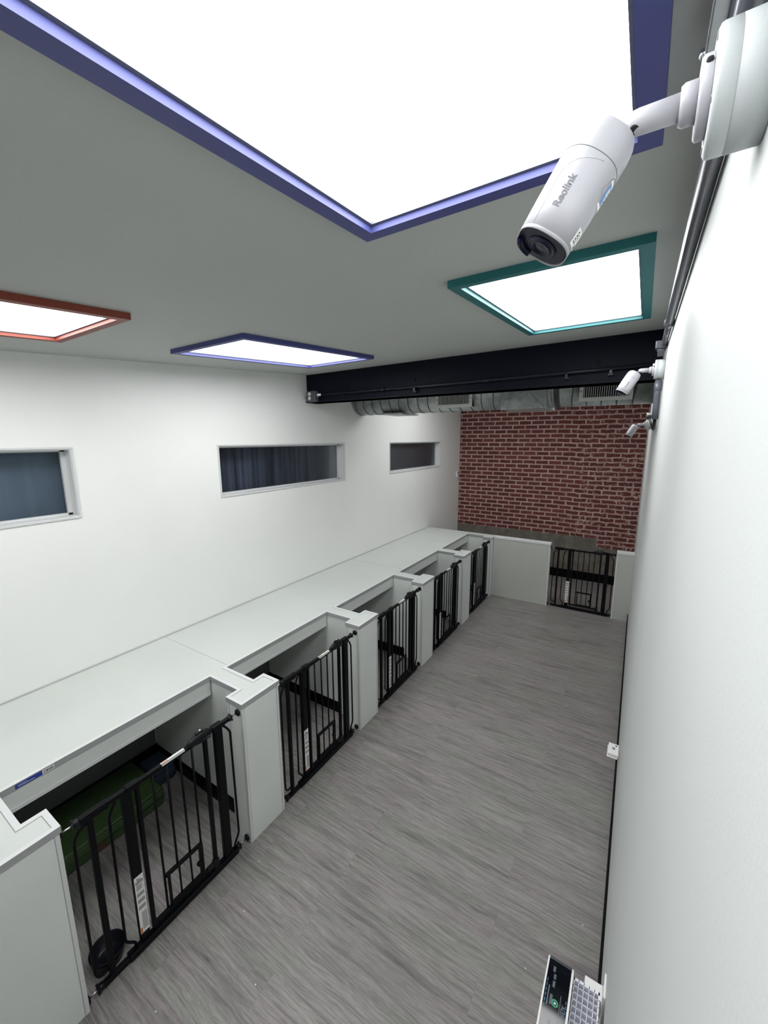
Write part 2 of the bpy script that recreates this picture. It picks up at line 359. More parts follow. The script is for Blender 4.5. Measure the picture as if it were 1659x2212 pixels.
# ================================================================== SKYLIGHTS
def skylight(colour, x0, y0, x1, y1, label, drop=0.024, fw=0.034, lowpoint=0.02):
    xc, yc = (x0+x1)/2, (y0+y1)/2
    root = thing('ceiling_skylight', (xc, yc, cz(xc, yc)), label, 'skylight', 'framed skylights in the sloping ceiling')
    zc = lambda x, y, o: cz(x+xc, y+yc) - cz(xc, yc) - o
    X0, Y0, X1, Y1 = x0-xc, y0-yc, x1-xc, y1-yc
    f = MB()
    for a in (((X0,Y0),(X1,Y0),(X1-fw,Y0+fw),(X0+fw,Y0+fw)), ((X1,Y0),(X1,Y1),(X1-fw,Y1-fw),(X1-fw,Y0+fw)),
              ((X1,Y1),(X0,Y1),(X0+fw,Y1-fw),(X1-fw,Y1-fw)), ((X0,Y1),(X0,Y0),(X0+fw,Y0+fw),(X0+fw,Y1-fw))):
        f.prism(a, lambda x, y: zc(x, y, drop), lambda x, y: zc(x, y, -0.004))
    f.build('frame', M[colour], root)
    g = MB(); q = 0.007
    for a in (((X0+fw,Y0+fw),(X1-fw,Y0+fw),(X1-fw-q,Y0+fw+q),(X0+fw+q,Y0+fw+q)), ((X1-fw,Y0+fw),(X1-fw,Y1-fw),(X1-fw-q,Y1-fw-q),(X1-fw-q,Y0+fw+q)),
              ((X1-fw,Y1-fw),(X0+fw,Y1-fw),(X0+fw+q,Y1-fw-q),(X1-fw-q,Y1-fw-q)), ((X0+fw,Y1-fw),(X0+fw,Y0+fw),(X0+fw+q,Y0+fw+q),(X0+fw+q,Y1-fw-q))):
        g.prism(a, lambda x, y: zc(x, y, 0.010), lambda x, y: zc(x, y, 0.0))
    g.build('gasket', M['gasket'], root)
    p = MB(); e = fw+0.001
    p.prism([(X0+e,Y0+e),(X1-e,Y0+e),(X1-e,Y1-e),(X0+e,Y1-e)], lambda x, y: zc(x, y, 0.004), lambda x, y: zc(x, y, 0.0005))
    p.build('diffuser', M['glow'], root)
    return root
LX0, LX1, RX0, RX1 = -2.368, -1.748, -0.660, -0.081
skylight('purple', RX0, -0.28, RX1, 0.872, 'largest purple framed skylight at the top, behind the near security camera')
skylight('teal', RX0, 1.345, RX1, 2.492, 'teal framed skylight by the right wall, just before the dark beam')
skylight('redorange', LX0, -0.29, LX1, 0.874, 'orange-red framed skylight at the left edge')
skylight('purple', LX0, 1.393, LX1, 2.543, 'smaller purple framed skylight near the left wall, left of the beam')
skylight('teal', LX0, 4.40, LX1, 5.55, 'framed skylight in the far bay, hidden behind the dark beam')
skylight('purple', RX0-0.1, 4.28, RX1-0.1, 5.43, 'purple skylight of the far bay, hidden behind the duct on the right')

# ================================================================== BEAM
root = thing('ceiling_beam', ((XL+XR)/2, YB0, ZB), 'dark navy painted beam spanning the room under the ceiling', 'beam')
b = MB(); xo = (XL+XR)/2; hw = (XR-XL)/2
b.prism([(-hw,0.012),(hw,0.012),(hw,YB1-YB0),(-hw,YB1-YB0)], 0.0, lambda x, y: cz(x+xo, YB0+y)-ZB)
b.build('web', M['navy'], root)
b = MB(); b.box(-hw, -0.004, 0.0, hw, YB1-YB0+0.016, 0.014); b.build('bottom_flange', M['navy'], root)
b = MB()
for x in (-0.95, -0.25, 0.45, 1.1): MB().lathe((x, 0.012, 0.13), (0,-1,0), [(0,0.011),(0.006,0.011),(0.009,0.006)], 10).build('bolt', M['navy'], root)
# conduit on the beam, with its clips, and the outlet box at its left end
root = thing('conduit', (-0.03, YB0, 2.735), 'dark thin conduit pipe running along the navy beam', 'conduit')
MB().tube([(-2.655,-0.018,-0.003),(-1.4,-0.018,0.001),(-0.5,-0.018,0.012),(0.0,-0.018,0.02)], 0.0125, 12).build('pipe', M['darkconduit'], root)
for x, zz in ((-1.96,-0.001), (-1.05,0.005)): MB().lathe((x-0.02,-0.018,zz), (1,0,0), [(0,0.0155),(0.04,0.0155)], 12).build('coupling', M['darkconduit'], root)
for x, zz in ((-1.65,0.0), (-0.50,0.012), (-0.24,0.016)):
    b = MB(); b.box(x-0.008,-0.034,zz-0.032, x+0.008, 0.0, zz-0.010); b.box(x-0.014,-0.02,zz-0.040,x+0.014,0.0,zz-0.030); b.build('clip', M['darkconduit'], root)
root = thing('outlet_box', (-2.785, YB0, 2.72), 'grey metal outlet box with round white sockets at the left end of the beam', 'outlet')
bx('box', M['conduit'], -0.055,-0.055,-0.048, 0.055,-0.004,0.048, parent=root, bev=0.004)
bx('cover', M['conduit'], -0.050,-0.060,-0.044, 0.026,-0.055,0.044, parent=root, bev=0.002)
for z in (-0.019, 0.019):
    b = MB(); b.lathe((-0.012,-0.060,z), (0,-1,0), [(0,0.0165),(0.003,0.0165),(0.004,0.014)], 20); o = b.build('socket', M['plug'], root)
    h = MB()
    for dx in (-0.005, 0.005): h.box(-0.012+dx-0.001,-0.0648,z-0.002, -0.012+dx+0.001,-0.0638,z+0.006)
    h.build('slot', M['hole'], o)
b = MB(); b.lathe((0.045,-0.018,0.012), (1,0,0), [(0,0.02),(0.03,0.02),(0.03,0.016),(0.06,0.016)], 14); b.build('connector', M['steel'], root)
b = MB(); b.lathe((-0.062,-0.03,-0.012), (-1,0,0), [(-0.01,0.016),(0.006,0.016),(0.022,0.006)], 12); b.build('cable_gland', M['gate_plastic'], root)

# ================================================================== AIR DUCT
DY, DZ, DR = 3.99, 2.785, 0.197
root = thing('air_duct', (0, DY, DZ), 'round galvanised spiral air duct behind the dark beam', 'duct')
MB().lathe((XL+0.002,0,0), (1,0,0), [(0,DR),(abs(XL)-0.004,DR)], 64).build('pipe', M['galv'], root)
x = XL+0.06
while x < -0.02:          # spiral lock seam ridges
    if not (-1.22 < x < -0.66):
        n = 48; ring = []; b = MB()
        for j in range(n):
            a = 2*math.pi*j/n; xx = x + 0.03*math.sin(a)
            cc = Vector((xx, math.cos(a)*(DR+0.0005), math.sin(a)*(DR+0.0005)))
            rr = [cc + Vector((dx, math.cos(a)*dr, math.sin(a)*dr)) for dx, dr in ((-0.004,0),(-0.002,0.0035),(0.002,0.0035),(0.004,0))]
            ring.append(rr)
        b.rings(ring, cap=False, closed=True); b.build('seam', M['galv_dark'], root)
    x += 0.113
b = MB(); b.box(-1.185,-0.212,-0.213, -0.787,0.21,0.15, bev=0.006); b.build('square_fitting', M['galv'], root)
b = MB(); b.poly3([(-1.165,-0.2125,-0.205),(-0.805,-0.2125,-0.205),(-0.985,-0.2125,-0.02)], (0,-0.006,0)); b.build('patch_plate', M['galv'], root)
b = MB(); b.lathe((-0.735,0,0), (1,0,0), [(0,DR),(0.002,DR+0.012),(0.036,DR+0.012),(0.04,DR)], 48); b.build('clamp', M['galv_dark'], root)
b = MB(); b.lathe((-0.760,0,0), (1,0,0), [(0,DR+0.004),(0.012,DR+0.014),(0.02,DR+0.004)], 48); b.build('collar', M['galv'], root)
b = MB(); b.box(-2.55,-0.13,-0.207,-2.27,0.26,-0.190); b.build('access_plate', M['galv'], root)
def register(x0, x1):
    yo, z0, z1 = -0.215, 2.612-DZ, 2.782-DZ
    f = MB(); e = 0.030
    f.box(x0, yo-0.006, z0, x1, yo, z0+e); f.box(x0, yo-0.006, z1-e*.6, x1, yo, z1); f.box(x0, yo-0.006, z0+e, x0+e, yo, z1-e*.6); f.box(x1-e, yo-0.006, z0+e, x1, yo, z1-e*.6)
    r = f.build('air_register', M['register'], root)
    h = MB(); h.box(x0+0.012, yo+0.03, z0+0.012, x1-0.012, yo+0.10, z1-0.008)
    h.box(x0+e-.003, yo+0.008, z0+e-.003, x1-e+.003, yo+0.03, z1-e*.6+.003)
    h.build('boot', M['hole'], r)
    l = MB(); n = 20
    for i in range(n):
        xx = x0+e+(x1-x0-2*e)*(i+0.5)/n
        l.box(xx-0.0022, yo-0.003, z0+e, xx+0.0022, yo+0.006, z1-e*.6)
    l.build('louvre', M['register'], r)
    for xx in (x0+0.013, x1-0.013): MB().lathe((xx, yo-0.006, (z0+z1)/2-0.005), (0,-1,0), [(0,0.005),(0.002,0.004)], 10).build('screw', M['galv_dark'], r)
register(-1.832, -1.452); register(-0.533, -0.153)

# ================================================================== COUNTER OVER THE KENNELS
Y0C = -0.55
def outline():
    p = [(XL+0.001, Y0C), (A, Y0C)]
    for k, yk in enumerate(PY):
        last = k == len(PY)-1
        p += [(A, yk-V), (B, yk-V), (B, yk-W), (C, yk-W)]
        if not last: p += [(C, yk+W), (B, yk+W), (B, yk+V), (A, yk+V)]
    p += [(C, YH1+0.004), (XL+0.001, YH1+0.004)]
    return p
OUT = outline()
def offset(p, d):               # inward offset of a rectilinear counter-clockwise outline
    q = []; n = len(p)
    for i in range(n):
        a, b, c_ = Vector(p[i-1]), Vector(p[i]), Vector(p[(i+1) % n])
        e1, e2 = (b-a).normalized(), (c_-b).normalized()
        n1, n2 = Vector((-e1.y, e1.x)), Vector((-e2.y, e2.x))
        q.append(tuple(b + (n1+n2)*d) if abs(n1.dot(n2)) < .5 else tuple(b + n1*d))
    return q
root = thing('counter_top', (0, 0, 0), 'long pale grey continuous countertop over the kennels along the left wall', 'countertop')
TH = 0.028
b = MB(); ins = offset(OUT, 0.001); b.prism(ins, HC-TH, HC-0.0015); b.build('slab', M['slab'], root)
bx('underside_shade', M['kennel_shade'], XL+0.007, Y0C+0.01, HC-TH-0.0035, A-0.032, YH0-0.01, HC-TH-0.0005, parent=root)  # added dark sheet, shade below the slab painted as its colour
tr_ = MB(); gl_ = MB(); o0, o1, o2 = offset(OUT, -0.0035), offset(OUT, 0.017), offset(OUT, 0.0195); n = len(OUT)
for i in range(1, n-2):
    j = i+1
    def q4(mb, P, Q, za, zb):
        vs = [mb.bm.verts.new((*P[i], za)), mb.bm.verts.new((*P[j], za)), mb.bm.verts.new((*Q[j], zb)), mb.bm.verts.new((*Q[i], zb))]; mb._face(vs)
    q4(tr_, o0, o1, HC+0.0015, HC+0.0010); q4(tr_, o1, o1, HC+0.0010, HC-0.002)
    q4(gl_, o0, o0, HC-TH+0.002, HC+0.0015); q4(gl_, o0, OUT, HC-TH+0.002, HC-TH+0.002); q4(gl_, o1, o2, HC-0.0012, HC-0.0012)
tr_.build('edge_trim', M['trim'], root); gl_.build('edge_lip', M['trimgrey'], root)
b = MB()
for y in (1.462, 3.725): b.box(XL+0.02, y-0.003, HC-0.003, A-0.018, y+0.003, HC+0.0005)
b.box(XL+0.001, Y0C, HC-0.001, XL+0.016, YH1, HC+0.010)
b.build('joint_strip', M['trim'], root)
b = MB()
b.box(XL+0.0165, Y0C, HC-0.001, XL+0.020, YH1, HC+0.0008)
for y in (1.462, 3.725):
    for d in (-0.0045, 0.0035): b.box(XL+0.02, y+d, HC-0.003, A-0.018, y+d+0.001, HC-0.0008)
b.build('joint_line', M['trimgrey'], root)
for k in range(5):
    y0, y1 = PY[k]+V+0.002, PY[k+1]-V-0.002
    ap = bx('apron', M['panel'], A-0.030, y0, HC-0.126, A-0.006, y1, HC-TH, parent=root)
    bx('back_shade_panel', M['kennel_shade'], XL+0.0005, y0, 0.112, XL+0.006, y1, HC-TH-0.001, parent=root)  # added dark sheet standing in for the shade at the kennel back
    bx('apron_lip', M['trim'], A-0.031, y0, HC-0.126, A-0.004, y1, HC-0.108, parent=ap)
lab = MB(); lab.mi = 0
lab.box(A+0.0037, 0.405, HC-0.024, A+0.0042, 0.497, HC-0.004); lab.mi = 1; lab.box(A+0.0037, 0.497, HC-0.024, A+0.0042, 0.540, HC-0.004)
lab.mi = 2
for i in range(5): lab.box(A+0.0042, 0.500, HC-0.021+i*0.0032, A+0.0044, 0.512, HC-0.0197+i*0.0032)
lab.box(A+0.0042, 0.513, HC-0.021, A+0.0044, 0.517, HC-0.009)
for i in range(9): lab.box(A+0.0042, 0.519+i*0.002, HC-0.021, A+0.0044, 0.5202+i*0.002, HC-0.008)
lab.mi = 1; lab.box(A+0.0042, 0.414, HC-0.018, A+0.0044, 0.47, HC-0.016); lab.box(A+0.0042, 0.414, HC-0.012, A+0.0044, 0.446, HC-0.0105)
o = lab.build('edge_label', [M['blueprint'], M['sticker'], M['ink']], root); o['label'] = 'blue and white barcode label'

# dividers with their front posts
def divider_mesh(root, last=False):
    e = 0.004; b = MB(); x0 = XL+0.009
    P = [(x0,-V+e),(B-0.0,-V+e),(B-0.0,-W+e),(C-e,-W+e)] + ([(C-e,-0.022),(C-e,V-e)] if last else [(C-e,W-e),(B,W-e),(B,V-e)]) + [(x0,V-e)]
    b.prism(P, 0.0, HC-TH-0.004); b.build('panel', M['panel'], root)
    ed = [(C-e,-W+e,-1,1),(B,-W+e,-1,-1)] + ([] if last else [(C-e,W-e,1,1),(B,W-e,1,-1)])
    for (x, y, s, fx) in ed:
        tmb = MB(); t_ = 0.0016; g = 0.013
        tmb.box(min(x, x-fx*g), min(y, y+s*t_), 0.0, max(x, x-fx*g), max(y, y+s*t_), HC-TH-0.001)
        tmb.box(min(x, x+fx*t_), min(y-s*g, y+s*t_), 0.0, max(x, x+fx*t_), max(y-s*g, y+s*t_), HC-TH-0.001)
        tr = tmb.build('corner_trim', M['trim'], root)
        gmb = MB(); gmb.box(min(x-fx*g, x-fx*(g+.0022)), min(y, y+s*0.0007), 0, max(x-fx*g, x-fx*(g+.0022)), max(y, y+s*0.0007), HC-TH-0.001)
        gmb.box(min(x, x+fx*0.0007), min(y-s*g, y-s*(g+.0022)), 0, max(x, x+fx*0.0007), max(y-s*g, y-s*(g+.0022)), HC-TH-0.001)
        gmb.build('trim_line', M['trimgrey'], tr)
    for s in ((-1,) if last else (-1, 1)):
        y = s*(V-e); bmb = MB(); bmb.box(x0, min(y, y+s*0.007), 0, -2.02, max(y, y+s*0.007), 0.102, bev=0.002, seg=1); bmb.build('baseboard', M['black_base'], root)
DL = ['nearest kennel divider, its wide pale post filling the bottom left corner', 'tall pale grey divider post between the first two gates',
      'pale grey divider post between the second and third gates', 'pale grey divider post between the third and fourth gates',
      'pale grey divider post between the fourth and fifth gates', 'last pale divider, joined to the far half wall']
d0 = thing('kennel_divider', (0, PY[0], 0), DL[0], 'divider', 'pale T-shaped dividers between the kennels'); divider_mesh(d0)
for k in range(1, 5): dup(d0, (0, PY[k], 0), label=DL[k])
d5 = thing('kennel_divider', (0, PY[5], 0), DL[5], 'divider', 'pale T-shaped dividers between the kennels'); divider_mesh(d5, True)

# far half wall and its short stub on the right wall
def halfwall(x0, x1, label):
    root = thing('half_wall', (x0, YH0, 0), label, 'half wall', 'half walls either side of the far gate'); L = x1-x0
    bx('panel', M['greywall'], 0.0, 0.0, 0, L, YH1-YH0, HC-0.03, parent=root)
    c_ = MB(); c_.box(-0.0, -0.004, HC-0.030, L+(0.004 if x1 < -0.5 else 0), YH1-YH0+0.004, HC+0.001, bev=0.002, seg=1)
    c_.box(0.0, 0.016, HC, L-0.01, YH1-YH0-0.016, HC+0.004); c_.build('cap', M['trim'], root)
    xs = (0.0 if x0 > -0.5 else None, L if x1 < -0.5 else None)
    for x, s in ((0.0, 1), (L, -1)):
        if (s == 1 and x0 > -0.5) or (s == -1 and x1 < -0.5) or (s == 1):
            t_ = MB(); t_.box(min(x, x+s*0.013), -0.0017, 0, max(x, x+s*0.013), 0.0, HC-0.031)
            if not (s == 1 and x0 < -0.5): t_.box(min(x-s*0.0016, x), -0.0017, 0, max(x-s*0.0016, x), 0.013, HC-0.031)
            t_.build('corner_trim', M['trim'], root)
halfwall(C+0.002, XG0, 'long pale grey half wall left of the far gate')
halfwall(XG1, XR-0.0, 'short pale grey half wall stub between far gate and right wall')

# ================================================================== PET GATES
GW = 0.819
def make_gate(loc, rz, label, width=GW, sticker=True):
    # local: u = +Y (left to right seen from the front), front = +X
    root = thing('pet_gate', loc, label, 'pet gate', 'black metal pet gates', rz)
    G = M['gate']; s = 0.009
    f = MB()                                               # U frame: threshold, posts, top stubs
    f.box(-0.019, 0.165, 0.004, 0.019, 0.748, 0.036, bev=0.005)
    f.box(-0.022, 0.222, 0.034, 0.006, 0.262, 0.828, bev=0.005)
    f.box(-0.017, 0.667, 0.034, 0.011, 0.713, 0.833, bev=0.005)
    f.box(-0.012, 0.160, 0.824, 0.010, 0.240, 0.846, bev=0.004)
    f.box(-0.012, 0.700, 0.830, 0.010, 0.755, 0.852, bev=0.005)
    f.box(-0.016, 0.238, 0.818, 0.014, 0.296, 0.850, bev=0.005)
    f.box(-0.018, 0.655, 0.826, 0.014, 0.715, 0.858, bev=0.005)
    f.build('frame', G, root)
    for pts in ([(0,0.196,0.826)] + arc((0,0.195,0.812),(0,0.170,0.775),(0,0.168,0.755)) + [(0,0.163,0.13)] + arc((0,0.162,0.128),(0,0.164,0.108),(0,0.188,0.082)) + [(0,0.198,0.068),(0,0.200,0.034)],
                [(0,0.728,0.832)] + arc((0,0.729,0.815),(0,0.752,0.790),(0,0.762,0.758)) + [(0,0.767,0.13)] + arc((0,0.767,0.122),(0,0.764,0.104),(0,0.748,0.080)) + [(0,0.737,0.062),(0,0.736,0.034)]):
        MB().tube(pts, 0.0058, 10).build('bent_rail', G, root)
    ex = MB()                                              # extension panel
    ex.box(-0.012, 0.066, 0.818, 0.014, 0.170, 0.852, bev=0.004); ex.box(-0.010, 0.090, 0.030, 0.010, 0.113, 0.826, bev=0.004)
    ex.box(-0.012, 0.060, 0.004, 0.012, 0.180, 0.028, bev=0.004)
    e_ = ex.build('extension_panel', G, root)
    pts = [(0,0.095,0.806)] + arc((0,0.080,0.803),(0,0.046,0.792),(0,0.042,0.745), 8) + arc((0,0.041,0.13),(0,0.041,0.068),(0,0.070,0.066), 8) + [(0,0.095,0.070)]
    MB().tube(pts, 0.0058, 10).build('bent_rail', G, e_)
    d = MB()                                               # door leaf
    d.box(-0.010, 0.275, 0.052, 0.010, 0.292, 0.826, bev=0.003)
    d.box(-0.010, 0.270, 0.824, 0.010, 0.600, 0.844, bev=0.003)
    d.box(-0.008, 0.276, 0.056, 0.008, 0.622, 0.076, bev=0.003)
    d.box(-0.010, 0.605, 0.040, 0.010, 0.624, 0.828, bev=0.003)
    leaf = d.build('door', G, root)
    for u, z0 in ((0.352,0.07),(0.418,0.262),(0.483,0.262),(0.543,0.07)):
        MB().tube([(0,u,z0),(0,u,0.828)], 0.0055, 10).build('bar', G, leaf)
    h = MB()                                               # latch handle
    rr = []
    for u, hw, zt, zb in ((0.515,0.006,0.848,0.836),(0.535,0.013,0.862,0.828),(0.565,0.019,0.874,0.818),(0.600,0.020,0.878,0.812),(0.630,0.017,0.872,0.818),(0.650,0.012,0.862,0.828),(0.660,0.008,0.856,0.834)):
        rr.append([(math.cos(a)*hw, u, (zt+zb)/2 + math.sin(a)*(zt-zb)/2) for a in [2*math.pi*k/14 for k in range(14)]])
    h.rings(rr); h.box(0.010, 0.585, 0.826, 0.022, 0.640, 0.838, bev=0.004)
    h.box(-0.008, 0.568, 0.874, 0.008, 0.612, 0.884, bev=0.004)
    h.build('latch_handle', M['gate_plastic'], leaf)
    b = MB(); b.lathe((0.0,0.594,0.884), (0,0,1), [(0,0.0048),(0.002,0.0045),(0.0028,0.002)], 14); o = b.build('latch_button', M['sticker'], leaf); o['label'] = 'small pale grey release button'
    p = MB()                                               # little pet door in the leaf
    p.box(-0.007, 0.356, 0.250, 0.009, 0.548, 0.268, bev=0.003); p.box(-0.007, 0.366, 0.078, 0.007, 0.377, 0.256, bev=0.002)
    p.box(-0.007, 0.528, 0.078, 0.009, 0.548, 0.256, bev=0.002); p.box(-0.007, 0.366, 0.076, 0.007, 0.548, 0.088, bev=0.002)
    for u in (0.424, 0.482): p.tube([(0,u,0.08),(0,u,0.256)], 0.0048, 8)
    p.lathe((0.004,0.520,0.165), (1,0,0), [(0,0.0125),(0.012,0.0125),(0.016,0.008)], 16)
    p.build('pet_door', G, leaf)
    q = MB(); q.box(-0.012, 0.598, 0.030, 0.014, 0.630, 0.092, bev=0.005); q.box(-0.008, 0.560, 0.052, 0.012, 0.606, 0.084, bev=0.006); q.build('floor_latch', M['gate_plastic'], leaf)
    if sticker:
     st = MB(); st.mi = 0; st.box(-0.006, 0.394, 0.8440, 0.006, 0.505, 0.8446); st.box(0.0102,0.394,0.836,0.0106,0.505,0.8446)
     st.mi = 1; st.box(-0.0045, 0.397, 0.8446, 0.0045, 0.426, 0.8448)
     st.mi = 2; st.box(-0.0018, 0.400, 0.8448, 0.0002, 0.424, 0.8449)
     o = st.build('top_sticker', [M['sticker'], M['orange'], M['sticker']], leaf); o['label'] = 'white sticker with an orange end'
    wl = MB(); wl.mi = 0; xf = 0.0064; wl.box(xf, 0.2225, 0.085, xf+0.0005, 0.2615, 0.392)
    wl.mi = 1
    for i in range(5): wl.box(xf+0.0005, 0.227+i*0.0065, 0.350, xf+0.0008, 0.2315+i*0.0065, 0.366+ (i*7 % 4)*0.005)
    for i in range(7): wl.box(xf+0.0005, 0.228, 0.318+i*0.0042, xf+0.0008, 0.256-(i*5 % 3)*0.004, 0.3202+i*0.0042)
    for blk in range(3):
        for i in range(6): wl.box(xf+0.0005, 0.228+i*0.005, 0.284-blk*0.035, xf+0.0008, 0.2314+i*0.005, 0.304-blk*0.035)
    for i in range(9): wl.box(xf+0.0005, 0.236+i*0.0026, 0.100, xf+0.0008, 0.2372+i*0.0026, 0.195)
    wl.mi = 2; wl.box(xf+0.0005, 0.2235, 0.087, xf+0.0008, 0.2315, 0.118)
    o = wl.build('warning_label', [M['sticker'], M['print'], M['orange']], root); o['label'] = 'tall white warning label with grey print and orange corner'
    for u, z, sg, inner in ((0.0,0.838,-1,0.066),(0.0,0.020,-1,0.060),(width,0.842,1,0.755),(width,0.026,1,0.748)):
        r_ = MB(); r_.tube([(0,u-sg*0.004,z),(0,inner,z)], 0.0034, 10); rod = r_.build('tension_rod', M['steel'], root)
        n_ = MB(); pos = inner + sg*0.012; n_.lathe((0,inner-sg*0.004,z), (0,sg,0), [(0,0.011),(0.006,0.016),(0.022,0.016),(0.026,0.010)], 16)
        for k in range(4):
            a = math.pi/4 + k*math.pi/2; n_.box(math.cos(a)*0.016-0.004, min(pos, pos+sg*0.01), z+math.sin(a)*0.016-0.004, math.cos(a)*0.016+0.004, max(pos, pos+sg*0.01), z+math.sin(a)*0.016+0.004, bev=0.001, seg=1)
        n_.build('adjusting_nut', M['gate_plastic'], rod)
        p_ = MB(); p_.lathe((0,u-sg*0.0005,z), (0,-sg,0), [(0,0.0195),(0.006,0.0195),(0.009,0.016),(0.010,0.008)], 20); p_.build('wall_pad', M['gate_plastic'], rod)
    return root
GX = -1.802
def opening(k): return PY[k]+W-0.004, PY[k+1]-W+0.004
GL = ['nearest black pet gate, in front of the green cushion', 'second black pet gate from the front, two dark baseboards behind its bars',
      'third black pet gate, in the middle of the row along the left', 'fourth black pet gate along the left, before the last one',
      'fifth and farthest black pet gate of the left row, beside the half wall']
g0 = make_gate((GX, PY[0]+W, 0), 0, GL[0], PY[1]-PY[0]-2*W)
for k in range(1, 5): dup(g0, (GX, PY[k]+W, 0), label=GL[k])
# the gate across the aisle: the same model turned to face the room, its rods screwed in a little further
gf = make_gate((XG0+0.0017, 5.782, 0), -math.pi/2, 'black pet gate across the aisle at the far end, under the brick wall', XG1-XG0-0.0034, sticker=False)

# ================================================================== THINGS IN THE NEAREST KENNEL
root = thing('pet_mattress', (-2.66, 0.79, 0), 'long green vinyl pet mattress on the floor behind the nearest gate', 'mattress')
b = MB(); b.box(-0.205,-0.34,0.0, 0.205,0.345,0.122, bev=0.022, seg=4)
for f_ in b.bm.faces: f_.smooth = True
b.build('cushion', M['matgreen'], root)
for z in (0.112, 0.062):
    pts = []; x, y0, y1, r = 0.2055, -0.3405, 0.3455, 0.022
    for (cx_, cyy, a0) in ((x-r, y1-r, 0), (-x+r, y1-r, 90), (-x+r, y0+r, 180), (x-r, y0+r, 270)):
        for k in range(5):
            a = math.radians(a0+k*22.5); rr = r if z < 0.1 else r*0.75; pts.append((cx_+math.cos(a)*rr, cyy+math.sin(a)*rr, z))
    MB().tube(pts+[pts[0]], 0.0032, 8).build('piping', M['piping'], root)
bx('brown_tag', M['browntag'], 0.2055,-0.085,0.018,0.2085,0.0,0.052, parent=root)
root = thing('folded_blanket', (-2.712, 1.222, 0), 'dark navy folded blanket beyond the green mattress in the nearest kennel', 'blanket')
b = MB(); b.box(-0.115,-0.080,0.0,0.115,0.080,0.085, bev=0.03, seg=4)
for f_ in b.bm.faces: f_.smooth = True
b.build('blanket', M['navyfabric'], root)
b = MB(); b.box(-0.10,-0.07,0.08,0.10,0.072,0.112, bev=0.015, seg=3); b.build('top_fold', M['navyfabric'], root)
root = thing('pet_bowl', (-1.899, 0.55, 0), 'round black pet bowl on the floor behind the nearest gate', 'bowl')
MB().lathe((0,0,0), (0,0,1), [(0.0,0.046),(0.002,0.058),(0.03,0.066),(0.056,0.071),(0.060,0.0695),(0.056,0.066),(0.02,0.050),(0.014,0.03),(0.013,0.0)], 48).build('bowl', M['bowl'], root)
MB().lathe((0,0,0), (0,0,1), [(0.0006,0.059),(0.006,0.0595),(0.008,0.0585)], 48).build('rubber_foot', M['gate_plastic'], root)

# ================================================================== SECURITY CAMERAS
def frame_of(d, toward):
    d = Vector(d).normalized(); nrm = (Vector(toward) - d*Vector(toward).dot(d)).normalized(); side = nrm.cross(d)   # side x d x nrm
    return d, nrm, side
BASE = Vector((0, 0.525, 2.622))
ELB = Vector((-0.106, 0.0, 0.0)); TAIL = Vector((-0.123,-0.010,-0.010)); TIP = Vector((-0.1745,-0.033,-0.104))
BD = TIP-TAIL; LB = BD.length
d_, n_, s_v = frame_of(BD, CAM - (BASE + TAIL + BD*0.5))
PROF = [(-0.030,0.010),(-0.022,0.0185),(-0.006,0.0238),(0.02,0.0268),(0.07,0.0292),(0.15,0.0305),(0.30,0.0308),(0.50,0.0304),(0.75,0.0296),(1.0,0.0287)]
def radius_at(f):
    for (a, r), (b_2, r2) in zip(PROF, PROF[1:]):
        if a <= f <= b_2: return r + (r2-r)*(f-a)/(b_2-a)
    return PROF[-1][1]
def section(f, rad, ex=2.6, k=56):
    out = []
    for i in range(k):
        t_ = 2*math.pi*i/k; c_, s2 = math.cos(t_), math.sin(t_)
        r = rad/((abs(c_)**ex + abs(s2)**ex)**(1/ex))
        out.append(TAIL + d_*(f*LB) + s_v*(c_*r) + n_*(s2*r))
    return out
def on_body(f, deg, lift=0.0003, ex=2.6):        # f along the body, deg from the room-facing ridge
    g = math.radians(deg); c_, s2 = math.sin(g), math.cos(g); r = radius_at(f)/((abs(c_)**ex + abs(s2)**ex)**(1/ex)) + lift
    return TAIL + d_*(f*LB) + s_v*(c_*r) + n_*(s2*r)
def text_mesh(txt, size, bold=0.0):
    cu = bpy.data.curves.new('t', 'FONT'); cu.body = txt; cu.size = size; cu.align_x = 'CENTER'; cu.align_y = 'CENTER'; cu.offset = bold
    o = bpy.data.objects.new('t', cu); COL.objects.link(o); dg = bpy.context.evaluated_depsgraph_get(); dg.update()
    me = bpy.data.meshes.new_from_object(o.evaluated_get(dg)); bpy.data.objects.remove(o); bpy.data.curves.remove(cu); return me
def map_text(mb, txt, size, fn, bold=0.0):
    me = text_mesh(txt, size, bold); t_ = bmesh.new(); t_.from_mesh(me); bpy.data.meshes.remove(me)
    bmesh.ops.triangulate(t_, faces=t_.faces[:])
    for v in t_.verts: v.co = fn(v.co.x, v.co.y)
    mb.join(t_)
def patch(mb, f0, f1, g0, g1, lift, na=6, ng=6):
    grid = [[mb.bm.verts.new(on_body(f0+(f1-f0)*i/na, g0+(g1-g0)*j/ng, lift)) for j in range(ng+1)] for i in range(na+1)]
    for i in range(na):
        for j in range(ng): mb._face([grid[i][j], grid[i+1][j], grid[i+1][j+1], grid[i][j+1]], True)
def groove(mb, pts, wdt=0.0005):
    mb.tube([on_body(f, g, 0.0) for f, g in pts], wdt, 6)

